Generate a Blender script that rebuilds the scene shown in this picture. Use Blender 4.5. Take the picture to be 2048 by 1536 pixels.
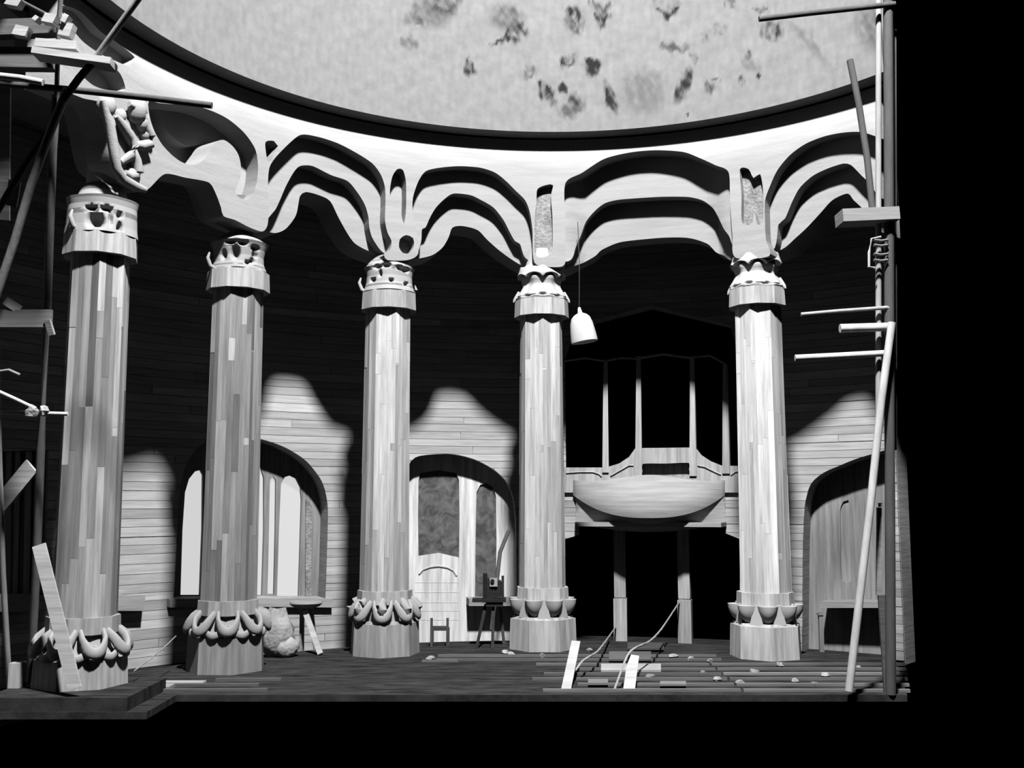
import bpy, bmesh, math, random
import numpy as np
from mathutils import Vector, Matrix
from mathutils.geometry import delaunay_2d_cdt

for o in list(bpy.data.objects):
    bpy.data.objects.remove(o)
random.seed(7)
rng = np.random.default_rng(7)
scn = bpy.context.scene
COL = scn.collection

# ------------------------------------------------------------------ camera
FPX = 2048.0
PITCH = math.atan(235 / 2048.0)
EYE = Vector((0, 0, 3.4))
cd = bpy.data.cameras.new('camera')
cam = bpy.data.objects.new('camera', cd)
COL.objects.link(cam)
cam.location = EYE
cam.rotation_euler = (math.pi / 2 + PITCH, 0, 0)
cd.sensor_width = 36.0
cd.lens = FPX / 2048.0 * 36.0
cd.clip_end = 200
scn.camera = cam

# ------------------------------------------------------------------ world, light, exposure
w = bpy.data.worlds.new('world')
scn.world = w
w.use_nodes = True
w.node_tree.nodes['Background'].inputs[0].default_value = (0, 0, 0, 1)
w.node_tree.nodes['Background'].inputs[1].default_value = 0.0

CX, CY = 1.0, 16.2            # axis of the round hall
ld = bpy.data.lights.new('high_opening_offscreen', 'POINT')    # daylight falling into the hall from a high opening above the stage
ld.energy = 185000
ld.shadow_soft_size = 0.9
lo = bpy.data.objects.new('high_opening_offscreen', ld)
lo.location = (1.4, 7.0, 28.3)
COL.objects.link(lo)

vs = scn.view_settings
vs.view_transform = 'Standard'
vs.look = 'None'
vs.gamma = 1.0
vs.exposure = 0.0
vs.use_curve_mapping = False

# ------------------------------------------------------------------ photograph pixel -> place
SP, CP = math.sin(PITCH), math.cos(PITCH)


def ray(x, y):
    a, b = (x - 1024) / FPX, (768 - y) / FPX
    return Vector((a, CP - b * SP, SP + b * CP))


def at_y(x, y, Y):
    d = ray(x, y)
    return EYE + d * (Y / d.y)


def at_z(x, y, z):
    d = ray(x, y)
    return EYE + d * ((z - EYE.z) / d.z)


def on_cyl(x, y, R):
    d = ray(x, y)
    a = d.x ** 2 + d.y ** 2
    b = -2 * (d.x * CX + d.y * CY)
    c = CX ** 2 + CY ** 2 - R * R
    q = max(b * b - 4 * a * c, 0.0)
    t = (-b + math.sqrt(q)) / (2 * a)
    p = EYE + d * t
    return math.atan2(p.x - CX, p.y - CY), p.z


def cyl_pt(th, z, R):
    return Vector((CX + R * math.sin(th), CY + R * math.cos(th), z))


def project(P):
    dx, dy, dz = P[:, 0], P[:, 1], P[:, 2] - EYE.z
    f = dy * CP + dz * SP
    u = -dy * SP + dz * CP
    return 1024 + FPX * dx / f, 768 - FPX * u / f


# ------------------------------------------------------------------ materials
def nn(nt, t, **kw):
    n = nt.nodes.new(t)
    for k, v in kw.items():
        setattr(n, k, v)
    return n


def timber(name, scale, lo=0.72, hi=1.15, rough=0.75, bump=0.25, pit=0.0, rnd=0.18, metal=0.0, spec=0.04):
    """grey timber: tone comes from the object colour, streaks from stretched noise"""
    m = bpy.data.materials.new(name)
    m.use_nodes = True
    nt = m.node_tree
    bs = nt.nodes['Principled BSDF']
    oi = nn(nt, 'ShaderNodeObjectInfo')
    tc = nn(nt, 'ShaderNodeTexCoord')
    mp = nn(nt, 'ShaderNodeMapping')
    mp.inputs['Scale'].default_value = scale
    nt.links.new(tc.outputs['Object'], mp.inputs['Vector'])
    off = nn(nt, 'ShaderNodeVectorMath', operation='SCALE')
    comb = nn(nt, 'ShaderNodeCombineXYZ')
    for i in range(3):
        nt.links.new(oi.outputs['Random'], comb.inputs[i])
    nt.links.new(comb.outputs[0], off.inputs[0])
    off.inputs['Scale'].default_value = 37.0
    add = nn(nt, 'ShaderNodeVectorMath', operation='ADD')
    nt.links.new(mp.outputs[0], add.inputs[0])
    nt.links.new(off.outputs[0], add.inputs[1])
    no = nn(nt, 'ShaderNodeTexNoise')
    no.inputs['Scale'].default_value = 1.0
    no.inputs['Detail'].default_value = 6.0
    no.inputs['Roughness'].default_value = 0.65
    nt.links.new(add.outputs[0], no.inputs['Vector'])
    mr = nn(nt, 'ShaderNodeMapRange')
    mr.inputs['From Min'].default_value = 0.3
    mr.inputs['From Max'].default_value = 0.7
    mr.inputs['To Min'].default_value = lo
    mr.inputs['To Max'].default_value = hi
    nt.links.new(no.outputs[0], mr.inputs['Value'])
    rr = nn(nt, 'ShaderNodeMapRange')
    rr.inputs['To Min'].default_value = 1 - rnd
    rr.inputs['To Max'].default_value = 1 + rnd
    nt.links.new(oi.outputs['Random'], rr.inputs['Value'])
    mu = nn(nt, 'ShaderNodeMath', operation='MULTIPLY')
    nt.links.new(mr.outputs[0], mu.inputs[0])
    nt.links.new(rr.outputs[0], mu.inputs[1])
    sc = nn(nt, 'ShaderNodeVectorMath', operation='SCALE')
    nt.links.new(oi.outputs['Color'], sc.inputs[0])
    nt.links.new(mu.outputs[0], sc.inputs['Scale'])
    nt.links.new(sc.outputs[0], bs.inputs['Base Color'])
    bs.inputs['Roughness'].default_value = rough
    bs.inputs['Metallic'].default_value = metal
    bs.inputs['Specular IOR Level'].default_value = spec
    bu = nn(nt, 'ShaderNodeBump')
    bu.inputs['Strength'].default_value = bump
    bu.inputs['Distance'].default_value = 0.03
    if pit > 0:
        n2 = nn(nt, 'ShaderNodeTexNoise')
        n2.inputs['Scale'].default_value = 14.0
        n2.inputs['Detail'].default_value = 3.0
        nt.links.new(tc.outputs['Object'], n2.inputs['Vector'])
        mx = nn(nt, 'ShaderNodeMath', operation='MULTIPLY_ADD')
        nt.links.new(n2.outputs[0], mx.inputs[0])
        mx.inputs[1].default_value = pit
        nt.links.new(no.outputs[0], mx.inputs[2])
        nt.links.new(mx.outputs[0], bu.inputs['Height'])
    else:
        nt.links.new(no.outputs[0], bu.inputs['Height'])
    nt.links.new(bu.outputs[0], bs.inputs['Normal'])
    return m


M_V = timber('timber_upright_grain', (9, 9, 0.55), lo=0.6, hi=1.22)
M_H = timber('timber_level_grain', (0.7, 0.7, 11), lo=0.7, hi=1.12)
M_ARCH = timber('carved_timber', (0.55, 0.55, 4.5), lo=0.85, hi=1.08, bump=0.3, pit=0.4, rnd=0.0)
M_ROUGH = timber('rough_hewn_timber', (5, 5, 3.0), lo=0.45, hi=1.25, bump=0.9, pit=1.5, rnd=0.0)
M_POLE = timber('peeled_pole_wood', (5, 5, 1.2), lo=0.75, hi=1.15, rnd=0.05)
M_STONE = timber('rough_lump', (3, 3, 3), lo=0.55, hi=1.2, bump=0.8, pit=1.0)
M_DARK = timber('dusty_floor', (1.5, 6, 1.5), lo=0.3, hi=1.5, bump=0.5, rnd=0.1, spec=0.0)
M_CLOTH = timber('plain_matt', (2, 2, 2), lo=0.95, hi=1.03, bump=0.05, rnd=0.0)


def pane_mat():
    m = bpy.data.materials.new('daylit_pane')
    m.use_nodes = True
    bs = m.node_tree.nodes['Principled BSDF']
    bs.inputs['Base Color'].default_value = (0.04, 0.04, 0.04, 1)
    bs.inputs['Roughness'].default_value = 0.3
    bs.inputs['Emission Color'].default_value = (1, 1, 1, 1)
    bs.inputs['Emission Strength'].default_value = 0.64
    return m


M_PANE = pane_mat()


def etched_mat():
    m = bpy.data.materials.new('etched_glass')
    m.use_nodes = True
    nt = m.node_tree
    bs = nt.nodes['Principled BSDF']
    tc = nn(nt, 'ShaderNodeTexCoord')
    no = nn(nt, 'ShaderNodeTexNoise')
    no.inputs['Scale'].default_value = 3.2
    no.inputs['Detail'].default_value = 5
    no.inputs['Distortion'].default_value = 1.2
    nt.links.new(tc.outputs['Object'], no.inputs['Vector'])
    cr = nn(nt, 'ShaderNodeValToRGB')
    cr.color_ramp.elements[0].position = 0.35
    cr.color_ramp.elements[0].color = (0.014, 0.014, 0.014, 1)
    cr.color_ramp.elements[1].position = 0.72
    cr.color_ramp.elements[1].color = (0.065, 0.065, 0.065, 1)
    nt.links.new(no.outputs[0], cr.inputs[0])
    nt.links.new(cr.outputs[0], bs.inputs['Base Color'])
    bs.inputs['Roughness'].default_value = 0.5
    return m


M_ETCH = etched_mat()


def fresco_mat():
    m = bpy.data.materials.new('painted_dome_plaster')
    m.use_nodes = True
    nt = m.node_tree
    bs = nt.nodes['Principled BSDF']
    at = nn(nt, 'ShaderNodeAttribute', attribute_name='paint')
    no = nn(nt, 'ShaderNodeTexNoise')
    tc = nn(nt, 'ShaderNodeTexCoord')
    nt.links.new(tc.outputs['Object'], no.inputs['Vector'])
    no.inputs['Scale'].default_value = 5.0
    no.inputs['Detail'].default_value = 7
    mr = nn(nt, 'ShaderNodeMapRange')
    mr.inputs['From Min'].default_value = 0.3
    mr.inputs['From Max'].default_value = 0.7
    mr.inputs['To Min'].default_value = 0.86
    mr.inputs['To Max'].default_value = 1.06
    nt.links.new(no.outputs[0], mr.inputs['Value'])
    sc = nn(nt, 'ShaderNodeVectorMath', operation='SCALE')
    nt.links.new(at.outputs['Color'], sc.inputs[0])
    nt.links.new(mr.outputs[0], sc.inputs['Scale'])
    nt.links.new(sc.outputs[0], bs.inputs['Base Color'])
    bs.inputs['Roughness'].default_value = 0.85
    bs.inputs['Specular IOR Level'].default_value = 0.1
    return m


M_FRESCO = fresco_mat()


# ------------------------------------------------------------------ object helpers
GK = 0.32                      # general darkness of the aged timber and plaster


def grey(v):
    return (v * GK, v * GK, v * GK, 1.0)


def link_mesh(name, verts, faces, mat, tone=0.5, parent=None, smooth=None):
    me = bpy.data.meshes.new(name)
    me.from_pydata([tuple(v) for v in verts], [], faces)
    me.validate()
    bm = bmesh.new()
    bm.from_mesh(me)
    bmesh.ops.recalc_face_normals(bm, faces=bm.faces)
    bm.to_mesh(me)
    bm.free()
    return link_data(name, me, mat, tone, parent, smooth)


def link_data(name, me, mat, tone=0.5, parent=None, smooth=None):
    if mat and not me.materials:
        me.materials.append(mat)
    if smooth is not None:
        for p in me.polygons:
            p.use_smooth = True
        me.set_sharp_from_angle(angle=math.radians(smooth))
    o = bpy.data.objects.new(name, me)
    COL.objects.link(o)
    o.color = grey(tone)
    if parent is not None:
        adopt(o, parent)
    return o


WORLD = {}                       # name of a root -> its matrix


def root_matrix(o):
    return WORLD.get(o.name, Matrix.Identity(4))


def adopt(o, parent, local=False):
    o.parent = parent
    if not local:
        o.matrix_parent_inverse = root_matrix(parent).inverted()
    WORLD[o.name] = root_matrix(parent) if local else Matrix.Identity(4)


def thing(name, label, cat, loc=(0, 0, 0), rotz=0.0, group=None):
    o = bpy.data.objects.new(name, None)
    COL.objects.link(o)
    o.empty_display_size = 0.2
    o.location = loc
    o.rotation_euler = (0, 0, rotz)
    WORLD[o.name] = Matrix.Translation(Vector(loc)) @ Matrix.Rotation(rotz, 4, 'Z')
    return tag(o, label, cat, group)


def tag(o, label, cat, group=None):
    o['label'] = label
    o['category'] = cat
    if group:
        o['group'] = group
    return o


def struct(o, label=None, cat=None):
    o['kind'] = 'structure'
    if label:
        o['label'] = label
    if cat:
        o['category'] = cat
    return o


# ------------------------------------------------------------------ shape helpers
class MB:
    def __init__(s):
        s.v, s.f = [], []

    def add(s, v, f):
        k = len(s.v)
        s.v += [tuple(p) for p in v]
        s.f += [tuple(i + k for i in q) for q in f]

    def box(s, a, b):
        (x0, y0, z0), (x1, y1, z1) = a, b
        s.add([(x0, y0, z0), (x1, y0, z0), (x1, y1, z0), (x0, y1, z0), (x0, y0, z1), (x1, y0, z1), (x1, y1, z1), (x0, y1, z1)],
              [(0, 3, 2, 1), (4, 5, 6, 7), (0, 1, 5, 4), (1, 2, 6, 5), (2, 3, 7, 6), (3, 0, 4, 7)])

    def prism(s, poly, z0, z1, scale_top=1.0):
        n = len(poly)
        v = [(x, y, z0) for x, y in poly] + [(x * scale_top, y * scale_top, z1) for x, y in poly]
        s.add(v, [tuple(range(n))[::-1], tuple(range(n, 2 * n))] + [(i, (i + 1) % n, n + (i + 1) % n, n + i) for i in range(n)])

    def tube(s, pts, rad, n=8, cap=True, flat=1.0):
        pts = [Vector(p) for p in pts]
        if not hasattr(rad, '__len__'):
            rad = [rad] * len(pts)
        rings = []
        up = Vector((0.03, 0.02, 1)).normalized()
        for i, p in enumerate(pts):
            d = (pts[min(i + 1, len(pts) - 1)] - pts[max(i - 1, 0)]).normalized()
            if abs(d.dot(up)) > 0.95:
                ref = Vector((1, 0.1, 0))
            else:
                ref = up
            a = d.cross(ref).normalized()
            b = a.cross(d).normalized()
            rings.append([p + (a * math.cos(t) * flat + b * math.sin(t)) * rad[i] for t in [2 * math.pi * k / n for k in range(n)]])
        v = [q for r in rings for q in r]
        f = []
        for i in range(len(pts) - 1):
            for k in range(n):
                f.append((i * n + k, i * n + (k + 1) % n, (i + 1) * n + (k + 1) % n, (i + 1) * n + k))
        if cap:
            f.append(tuple(range(n))[::-1])
            f.append(tuple((len(pts) - 1) * n + k for k in range(n)))
        s.add(v, f)

    def beam(s, p, q, wid, thick, side=None):
        """rectangular bar from p to q; wid along 'side', thick across it"""
        p, q = Vector(p), Vector(q)
        d = (q - p).normalized()
        side = Vector(side) if side is not None else (Vector((1, 0, 0)) if abs(d.x) < 0.7 else Vector((0, 0, 1)))
        a = (side - d * side.dot(d)).normalized()
        b = d.cross(a).normalized()
        c = [(-1, -1), (1, -1), (1, 1), (-1, 1)]
        v = [p + a * (i * wid / 2) + b * (j * thick / 2) for i, j in c] + [q + a * (i * wid / 2) + b * (j * thick / 2) for i, j in c]
        s.add(v, [(0, 3, 2, 1), (4, 5, 6, 7), (0, 1, 5, 4), (1, 2, 6, 5), (2, 3, 7, 6), (3, 0, 4, 7)])

    def lathe(s, prof, n=48, mod=None, close=True):
        """prof: list of (z, r); mod(angle_from_front, z, r) -> r; front is -Y"""
        v, f = [], []
        for z, r in prof:
            for k in range(n):
                t = 2 * math.pi * k / n - math.pi
                rr = mod(t, z, r) if mod else r
                v.append((rr * math.sin(t), -rr * math.cos(t), z))
        for i in range(len(prof) - 1):
            for k in range(n):
                f.append((i * n + k, i * n + (k + 1) % n, (i + 1) * n + (k + 1) % n, (i + 1) * n + k))
        if close:
            f.append(tuple(range(n))[::-1])
            f.append(tuple((len(prof) - 1) * n + k for k in range(n)))
        s.add(v, f)

    def lump(s, c, r, seed=0, n=10, flatz=1.0, rough=0.22):
        g = random.Random(seed)
        c = Vector(c)
        r = Vector(r) if hasattr(r, '__len__') else Vector((r, r, r))
        v, f = [], []
        m = max(4, n // 2)
        for i in range(1, m):
            ph = math.pi * i / m
            for k in range(n):
                t = 2 * math.pi * k / n
                q = 1 + g.uniform(-rough, rough)
                v.append(c + Vector((r.x * math.sin(ph) * math.cos(t) * q, r.y * math.sin(ph) * math.sin(t) * q, r.z * math.cos(ph) * q)))
        v.append(c + Vector((0, 0, r.z)))
        v.append(c - Vector((0, 0, r.z)))
        for i in range(m - 2):
            for k in range(n):
                f.append((i * n + k, (i + 1) * n + k, (i + 1) * n + (k + 1) % n, i * n + (k + 1) % n))
        top, bot = len(v) - 2, len(v) - 1
        for k in range(n):
            f.append((top, k, (k + 1) % n))
            f.append((bot, (m - 2) * n + (k + 1) % n, (m - 2) * n + k))
        s.add(v, f)

    def build(s, name, mat, tone=0.5, parent=None, smooth=None):
        return link_mesh(name, s.v, s.f, mat, tone, parent, smooth)


def smooth_path(pts, step, closed=False, sharp=()):
    """Catmull-Rom through pts, resampled"""
    P = np.array(pts, float)
    n = len(P)
    out = []
    rngi = range(n if closed else n - 1)
    for i in rngi:
        p1, p2 = P[i % n], P[(i + 1) % n]
        p0 = P[(i - 1) % n] if (closed or i > 0) else 2 * p1 - p2
        p3 = P[(i + 2) % n] if (closed or i < n - 2) else 2 * p2 - p1
        L = np.linalg.norm(p2 - p1)
        k = max(1, int(L / step))
        m1, m2 = (p2 - p0) * 0.42, (p3 - p1) * 0.42
        lim = L * 1.0
        for m in (m1, m2):
            ln = np.linalg.norm(m)
            if ln > lim:
                m *= lim / ln
        for j in range(k):
            t = j / k
            out.append((2 * t ** 3 - 3 * t ** 2 + 1) * p1 + (t ** 3 - 2 * t ** 2 + t) * m1 + (-2 * t ** 3 + 3 * t ** 2) * p2 + (t ** 3 - t ** 2) * m2)
    if not closed:
        out.append(P[-1])
    return np.array(out)


def inside(poly, q):
    x, y = q[:, 0], q[:, 1]
    c = np.zeros(len(q), bool)
    px, py = poly[:, 0], poly[:, 1]
    j = len(poly) - 1
    for i in range(len(poly)):
        if py[i] != py[j]:
            cond = ((py[i] > y) != (py[j] > y)) & (x < (px[j] - px[i]) * (y - py[i]) / (py[j] - py[i]) + px[i])
            c ^= cond
        j = i
    return c


def plate(outer, holes, gu=0.35, gv=0.5, clip_holes=False):
    """triangulate a plane region; returns (pts Nx2, tris Mx3)"""
    outer = np.array(outer, float)
    holes = [np.array(h, float) for h in holes]
    pts, edges = [], []
    for lp in [outer] + holes:
        k = len(pts)
        pts += [tuple(p) for p in lp]
        edges += [(k + i, k + (i + 1) % len(lp)) for i in range(len(lp))]
    lo, hi = outer.min(0), outer.max(0)
    gx = np.arange(lo[0] + gu * .5, hi[0], gu)
    gy = np.arange(lo[1] + gv * .5, hi[1], gv)
    G = np.array([(a, b) for a in gx for b in gy]).reshape(-1, 2)
    if len(G):
        ok = inside(outer, G)
        for h in holes:
            ok &= ~inside(h, G)
        pts += [tuple(p) for p in G[ok]]
    r = delaunay_2d_cdt([Vector(p) for p in pts], edges, [], 0, 1e-5)
    V = np.array([tuple(p) for p in r[0]])
    T = np.array([f for f in r[2] if len(f) == 3])
    cen = V[T].mean(1)
    ok = inside(outer, cen)
    for h in holes:
        ok &= ~inside(h, cen)
    return V, T[ok]


def solidify_plate(V, T, front, back):
    """front(u,v), back(u,v) -> 3D point; closes the rim"""
    used = np.unique(T)
    remap = {int(a): i for i, a in enumerate(used)}
    T = [[remap[int(i)] for i in t] for t in T]
    P = V[used]
    n = len(P)
    verts = [front(u, v) for u, v in P] + [back(u, v) for u, v in P]
    cnt = {}
    for t in T:
        for i in range(3):
            e = (t[i], t[(i + 1) % 3])
            cnt[tuple(sorted(e))] = cnt.get(tuple(sorted(e)), []) + [e]
    faces = [tuple(t) for t in T] + [tuple(i + n for i in t[::-1]) for t in T]
    for k, l in cnt.items():
        if len(l) == 1:
            a, b = l[0]
            faces.append((b, a, a + n, b + n))
    return verts, faces


def shell(name, outer_px, holes_px, R, thick, mat, tone, parent=None, top_z=None, Rf=None, step=0.09, extra_top=None, smooth=35, raw=None, gu=0.3, gv=0.4):
    """solid curved about the hall axis; outlines are traced points carried onto the cylinder of radius R"""
    def uv(p):
        th, z = on_cyl(p[0], p[1], R)
        return (th * R, z)
    if raw is None:
        low = smooth_path([uv(p) for p in outer_px], step)
        nt_ = max(2, int(abs(low[-1][0] - low[0][0]) / 0.15))
        top = [(low[-1][0] + (low[0][0] - low[-1][0]) * k / nt_, top_z) for k in range(nt_ + 1)]
        outer = np.vstack([low, top])
    else:
        outer = raw
    holes = [smooth_path([uv(p) for p in h], step, closed=True) for h in holes_px]
    V, T = plate(outer, holes, gu, gv)
    Rf = Rf or (lambda z, th: R)
    vv, ff = solidify_plate(V, T, lambda u, v: cyl_pt(u / R, v, Rf(v, u / R)), lambda u, v: cyl_pt(u / R, v, R + thick))
    return link_mesh(name, vv, ff, mat, tone, parent, smooth)


# ================================================================== THE ROUND HALL
RC = 9.4                      # circle of columns
RW = 13.6                     # outer wall
RD = 8.62                     # dome springing
ZD = 12.62
HD = 14.0                     # rise of the dome

# ------------------------------------------------------------------ dome (ceiling)
def build_dome():
    th0 = math.radians(-100)
    th1 = on_cyl(1768, 170, RD)[0]
    n_t, n_e = 620, 110
    th = np.linspace(th0, th1, n_t)
    el = np.linspace(0, math.radians(24), n_e)
    TT, EE = np.meshgrid(th, el)
    r = RD * np.cos(EE)
    P = np.stack([CX + r * np.sin(TT), CY + r * np.cos(TT), ZD + HD * np.sin(EE)], -1).reshape(-1, 3)
    px, py = project(P)
    val = np.full(len(P), 0.70)
    # painted marks: x, y, half width, half height, turn, darkness, kind
    marks = [(1034, 64, 24, 26, 20, .8, 'ring'), (1014, 36, 34, 26, 10, .35, 'soft'), (1002, 92, 21, 17, -20, .75, 'arch'),
             (943, 135, 14, 18, -20, .62, 'ring'), (1060, 146, 14, 15, 0, .5, 'ring'), (1096, 190, 13, 34, -32, .95, 'ring'),
             (1126, 178, 9, 10, 0, .9, 'soft'), (1152, 206, 16, 20, 0, .5, 'soft'), (1134, 226, 18, 12, 20, .35, 'soft'),
             (1148, 44, 23, 30, 0, .8, 'ring'), (1203, 58, 22, 36, 0, .85, 'arch'), (1203, 40, 26, 40, 0, .5, 'arch'),
             (1138, 123, 18, 13, -30, .6, 'ring'), (1183, 134, 16, 18, 0, .95, 'soft'), (1221, 196, 11, 34, -18, .65, 'soft'),
             (905, 32, 42, 32, -20, .38, 'arch'), (870, 18, 40, 40, 15, .3, 'soft'), (820, 30, 10, 22, 30, .3, 'soft'), (838, 45, 16, 7, 20, .35, 'soft'),
             (820, 86, 16, 14, 30, .3, 'soft'), (1335, 46, 22, 32, 0, .75, 'arch'), (1335, 40, 34, 44, 0, .22, 'arch'),
             (1367, 172, 13, 34, 18, .62, 'soft'), (1350, 97, 30, 9, 8, .4, 'soft'), (1389, 116, 10, 14, 0, .5, 'ring'),
             (1409, 76, 9, 8, 0, .65, 'ring'), (1436, 60, 20, 12, 0, .35, 'ring'), (1422, 176, 9, 14, 0, .5, 'soft'),
             (1434, 158, 7, 4, 0, .5, 'soft'), (1483, 163, 10, 12, 20, .55, 'ring'), (1546, 62, 26, 22, 20, .5, 'ring'),
             (1520, 30, 14, 17, 0, .5, 'arch'), (1463, 5, 13, 12, 0, .6, 'ring'), (1376, 231, 5, 5, 0, 1, 'soft'),
             (1516, 152, 4, 4, 0, .8, 'soft'), (1285, 185, 46, 46, 0, .2, 'soft'), (1498, 112, 6, 7, 0, .4, 'soft'),
             (1620, 90, 60, 10, 45, .18, 'soft'), (1745, 60, 30, 50, -20, .3, 'soft'), (1500, 130, 22, 10, 40, .2, 'soft')]
    g = np.random.default_rng(3)
    wob = sum(np.sin(px * a + py * b + c) for a, b, c in zip(g.normal(0, .16, 10), g.normal(0, .16, 10), g.uniform(0, 6, 10))) / 4
    wob2 = sum(np.sin(px * a + py * b + c) for a, b, c in zip(g.normal(0, .3, 10), g.normal(0, .3, 10), g.uniform(0, 6, 10))) / 4
    for (x, y, a, b, rot, dk, kd) in marks:
        t = math.radians(rot)
        dx, dy = (px - x) + wob * 5.0, (py - y) + wob2 * 5.0
        u, v = (dx * math.cos(t) + dy * math.sin(t)) / a, (-dx * math.sin(t) + dy * math.cos(t)) / b
        rr = np.hypot(u, v)
        if kd == 'soft':
            mk = np.clip(1.25 - rr, 0, .6) / .6
        elif kd == 'ring':
            mk = np.maximum(np.clip(1 - np.abs(rr - .62) / .45, 0, 1) ** .7 * np.clip(.6 + wob * .9, 0, 1.2), .6 * np.clip(1 - rr, 0, 1) * (wob2 > -.1))
        else:
            peak = np.abs(u) * .9 + v          # a pointed hood open below
            mk = np.clip(1 - np.abs(peak + .25) / .42, 0, 1) * (rr < 1.2)
        mk = mk * np.clip(.85 + .4 * wob2, .35, 1.1)
        val *= 1 - np.clip(mk * dk * 1.7, 0, .94)
    val *= 1 + 0.05 * wob
    # solid: inner skin, outer skin, rim
    Q = np.stack([CX + (r + .45) * np.sin(TT), CY + (r + .45) * np.cos(TT), ZD + (HD + .35) * np.sin(EE)], -1)[::10, :]
    faces = []
    idx = np.arange(n_t * n_e).reshape(n_e, n_t)
    a, b, c, d = idx[:-1, :-1].ravel(), idx[:-1, 1:].ravel(), idx[1:, 1:].ravel(), idx[1:, :-1].ravel()
    F = np.stack([a, b, c, d], 1)
    me = bpy.data.meshes.new('ceiling')
    k = len(P)
    qn_e, qn_t = Q.shape[:2]
    Qf = Q.reshape(-1, 3)
    V = np.vstack([P, Qf])
    jd = np.arange(qn_t * qn_e).reshape(qn_e, qn_t) + k
    G = np.stack([jd[:-1, :-1].ravel(), jd[1:, :-1].ravel(), jd[1:, 1:].ravel(), jd[:-1, 1:].ravel()], 1)
    faces = [tuple(map(int, f)) for f in F] + [tuple(map(int, f)) for f in G]
    # rim at the springing, joined by strips
    for i in range(qn_t - 1):
        faces.append((int(idx[0, i]), int(jd[0, i]), int(jd[0, i + 1]), int(idx[0, i + 1])))
    me.from_pydata([tuple(p) for p in V], [], faces)
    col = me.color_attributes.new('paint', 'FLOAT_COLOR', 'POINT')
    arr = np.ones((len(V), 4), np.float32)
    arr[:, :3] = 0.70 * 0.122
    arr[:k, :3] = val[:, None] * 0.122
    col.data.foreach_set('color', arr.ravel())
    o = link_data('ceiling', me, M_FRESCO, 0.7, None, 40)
    struct(o, 'shallow plaster dome painted with loose dark figures above the carved arches', 'ceiling')
    return o


build_dome()

# ------------------------------------------------------------------ carved architrave (trim)
L1 = [(118, 176), (165, 196), (205, 208), (222, 255), (230, 325), (250, 360), (285, 382), (300, 375), (330, 348), (370, 355),
      (418, 365), (432, 388), (442, 415), (447, 432), (470, 440), (500, 455), (525, 463), (535, 450), (538, 410), (536, 365),
      (540, 332), (560, 305), (600, 270), (635, 272), (675, 285), (712, 305), (745, 327), (762, 350), (770, 375), (771, 405),
      (770, 440), (775, 465), (783, 482), (780, 500), (768, 510), (775, 520), (815, 520), (836, 508), (834, 470), (826, 430),
      (825, 405), (827, 390), (837, 362), (852, 342), (882, 335), (920, 332), (960, 335), (990, 345), (1012, 362), (1032, 382),
      (1050, 400), (1059, 422), (1065, 460), (1066, 510), (1074, 530), (1126, 532), (1131, 500), (1130, 430), (1131, 366),
      (1165, 345), (1210, 315), (1262, 301), (1312, 297), (1365, 302), (1400, 316), (1430, 330), (1457, 344), (1460, 400),
      (1465, 470), (1471, 515), (1538, 512), (1532, 480), (1530, 447), (1530, 402), (1540, 372), (1555, 340), (1580, 310),
      (1612, 287), (1650, 272), (1687, 265), (1722, 264), (1756, 274)]
H1 = [  # recesses cut through the front layer
    [(298, 202), (318, 206), (400, 214), (450, 234), (487, 264), (510, 297), (516, 330), (514, 362), (506, 388), (492, 400), (477, 394), (470, 383),
     (480, 358), (482, 334), (477, 310), (465, 292), (448, 280), (432, 284), (420, 302), (405, 322), (385, 330), (365, 325), (345, 311),
     (325, 290), (310, 265), (301, 240), (297, 218)],
    [(128, 12), (180, 20), (215, 62), (245, 82), (278, 113), (258, 130), (230, 121), (200, 107), (165, 82), (140, 48)],
    [(160, 140), (222, 131), (242, 150), (251, 178), (240, 182), (205, 178), (180, 166)],
    [(531, 284), (548, 282), (556, 292), (546, 312), (538, 326), (533, 312)],
    [(785, 352), (795, 338), (806, 340), (812, 365), (812, 420), (808, 447), (803, 430), (800, 385), (791, 392), (781, 395), (780, 378)],
    [(800, 478), (812, 470), (826, 476), (828, 492), (820, 506), (806, 506), (798, 494)],
    [(1075, 378), (1092, 370), (1106, 370), (1102, 392), (1105, 440), (1103, 505), (1078, 515), (1069, 500), (1070, 440), (1073, 400)],
    [(1480, 338), (1497, 338), (1507, 356), (1520, 348), (1526, 380), (1526, 447), (1515, 450), (1509, 424), (1503, 448), (1484, 445), (1483, 390)],
]
L2 = [(118, 152), (200, 190), (235, 330), (290, 350), (330, 335), (420, 350), (450, 402), (520, 445), (546, 425), (553, 415), (560, 400),
      (572, 372), (587, 345), (600, 332), (625, 332), (662, 350), (695, 362), (715, 385), (730, 410), (737, 435), (739, 457), (747, 480),
      (772, 508), (830, 508), (842, 484), (844, 458), (851, 455), (860, 435), (872, 415), (890, 397), (907, 387), (940, 390), (962, 400),
      (987, 415), (1007, 440), (1020, 465), (1030, 482), (1040, 488), (1048, 512), (1062, 522), (1137, 522), (1152, 490), (1163, 462),
      (1172, 437), (1190, 415), (1210, 400), (1240, 393), (1312, 388), (1370, 388), (1400, 395), (1420, 410), (1432, 430), (1445, 455),
      (1458, 472), (1475, 502), (1545, 500), (1553, 482), (1557, 449), (1570, 437), (1585, 402), (1600, 375), (1625, 352), (1655, 337),
      (1687, 327), (1702, 330), (1722, 350), (1742, 370), (1756, 394)]
H2 = [[(322, 213), (331, 227), (345, 251), (365, 273), (390, 287), (424, 285), (418, 301), (405, 321), (385, 329), (365, 324), (345, 310),
       (325, 290), (310, 265), (301, 240), (299, 214)]]
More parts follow.
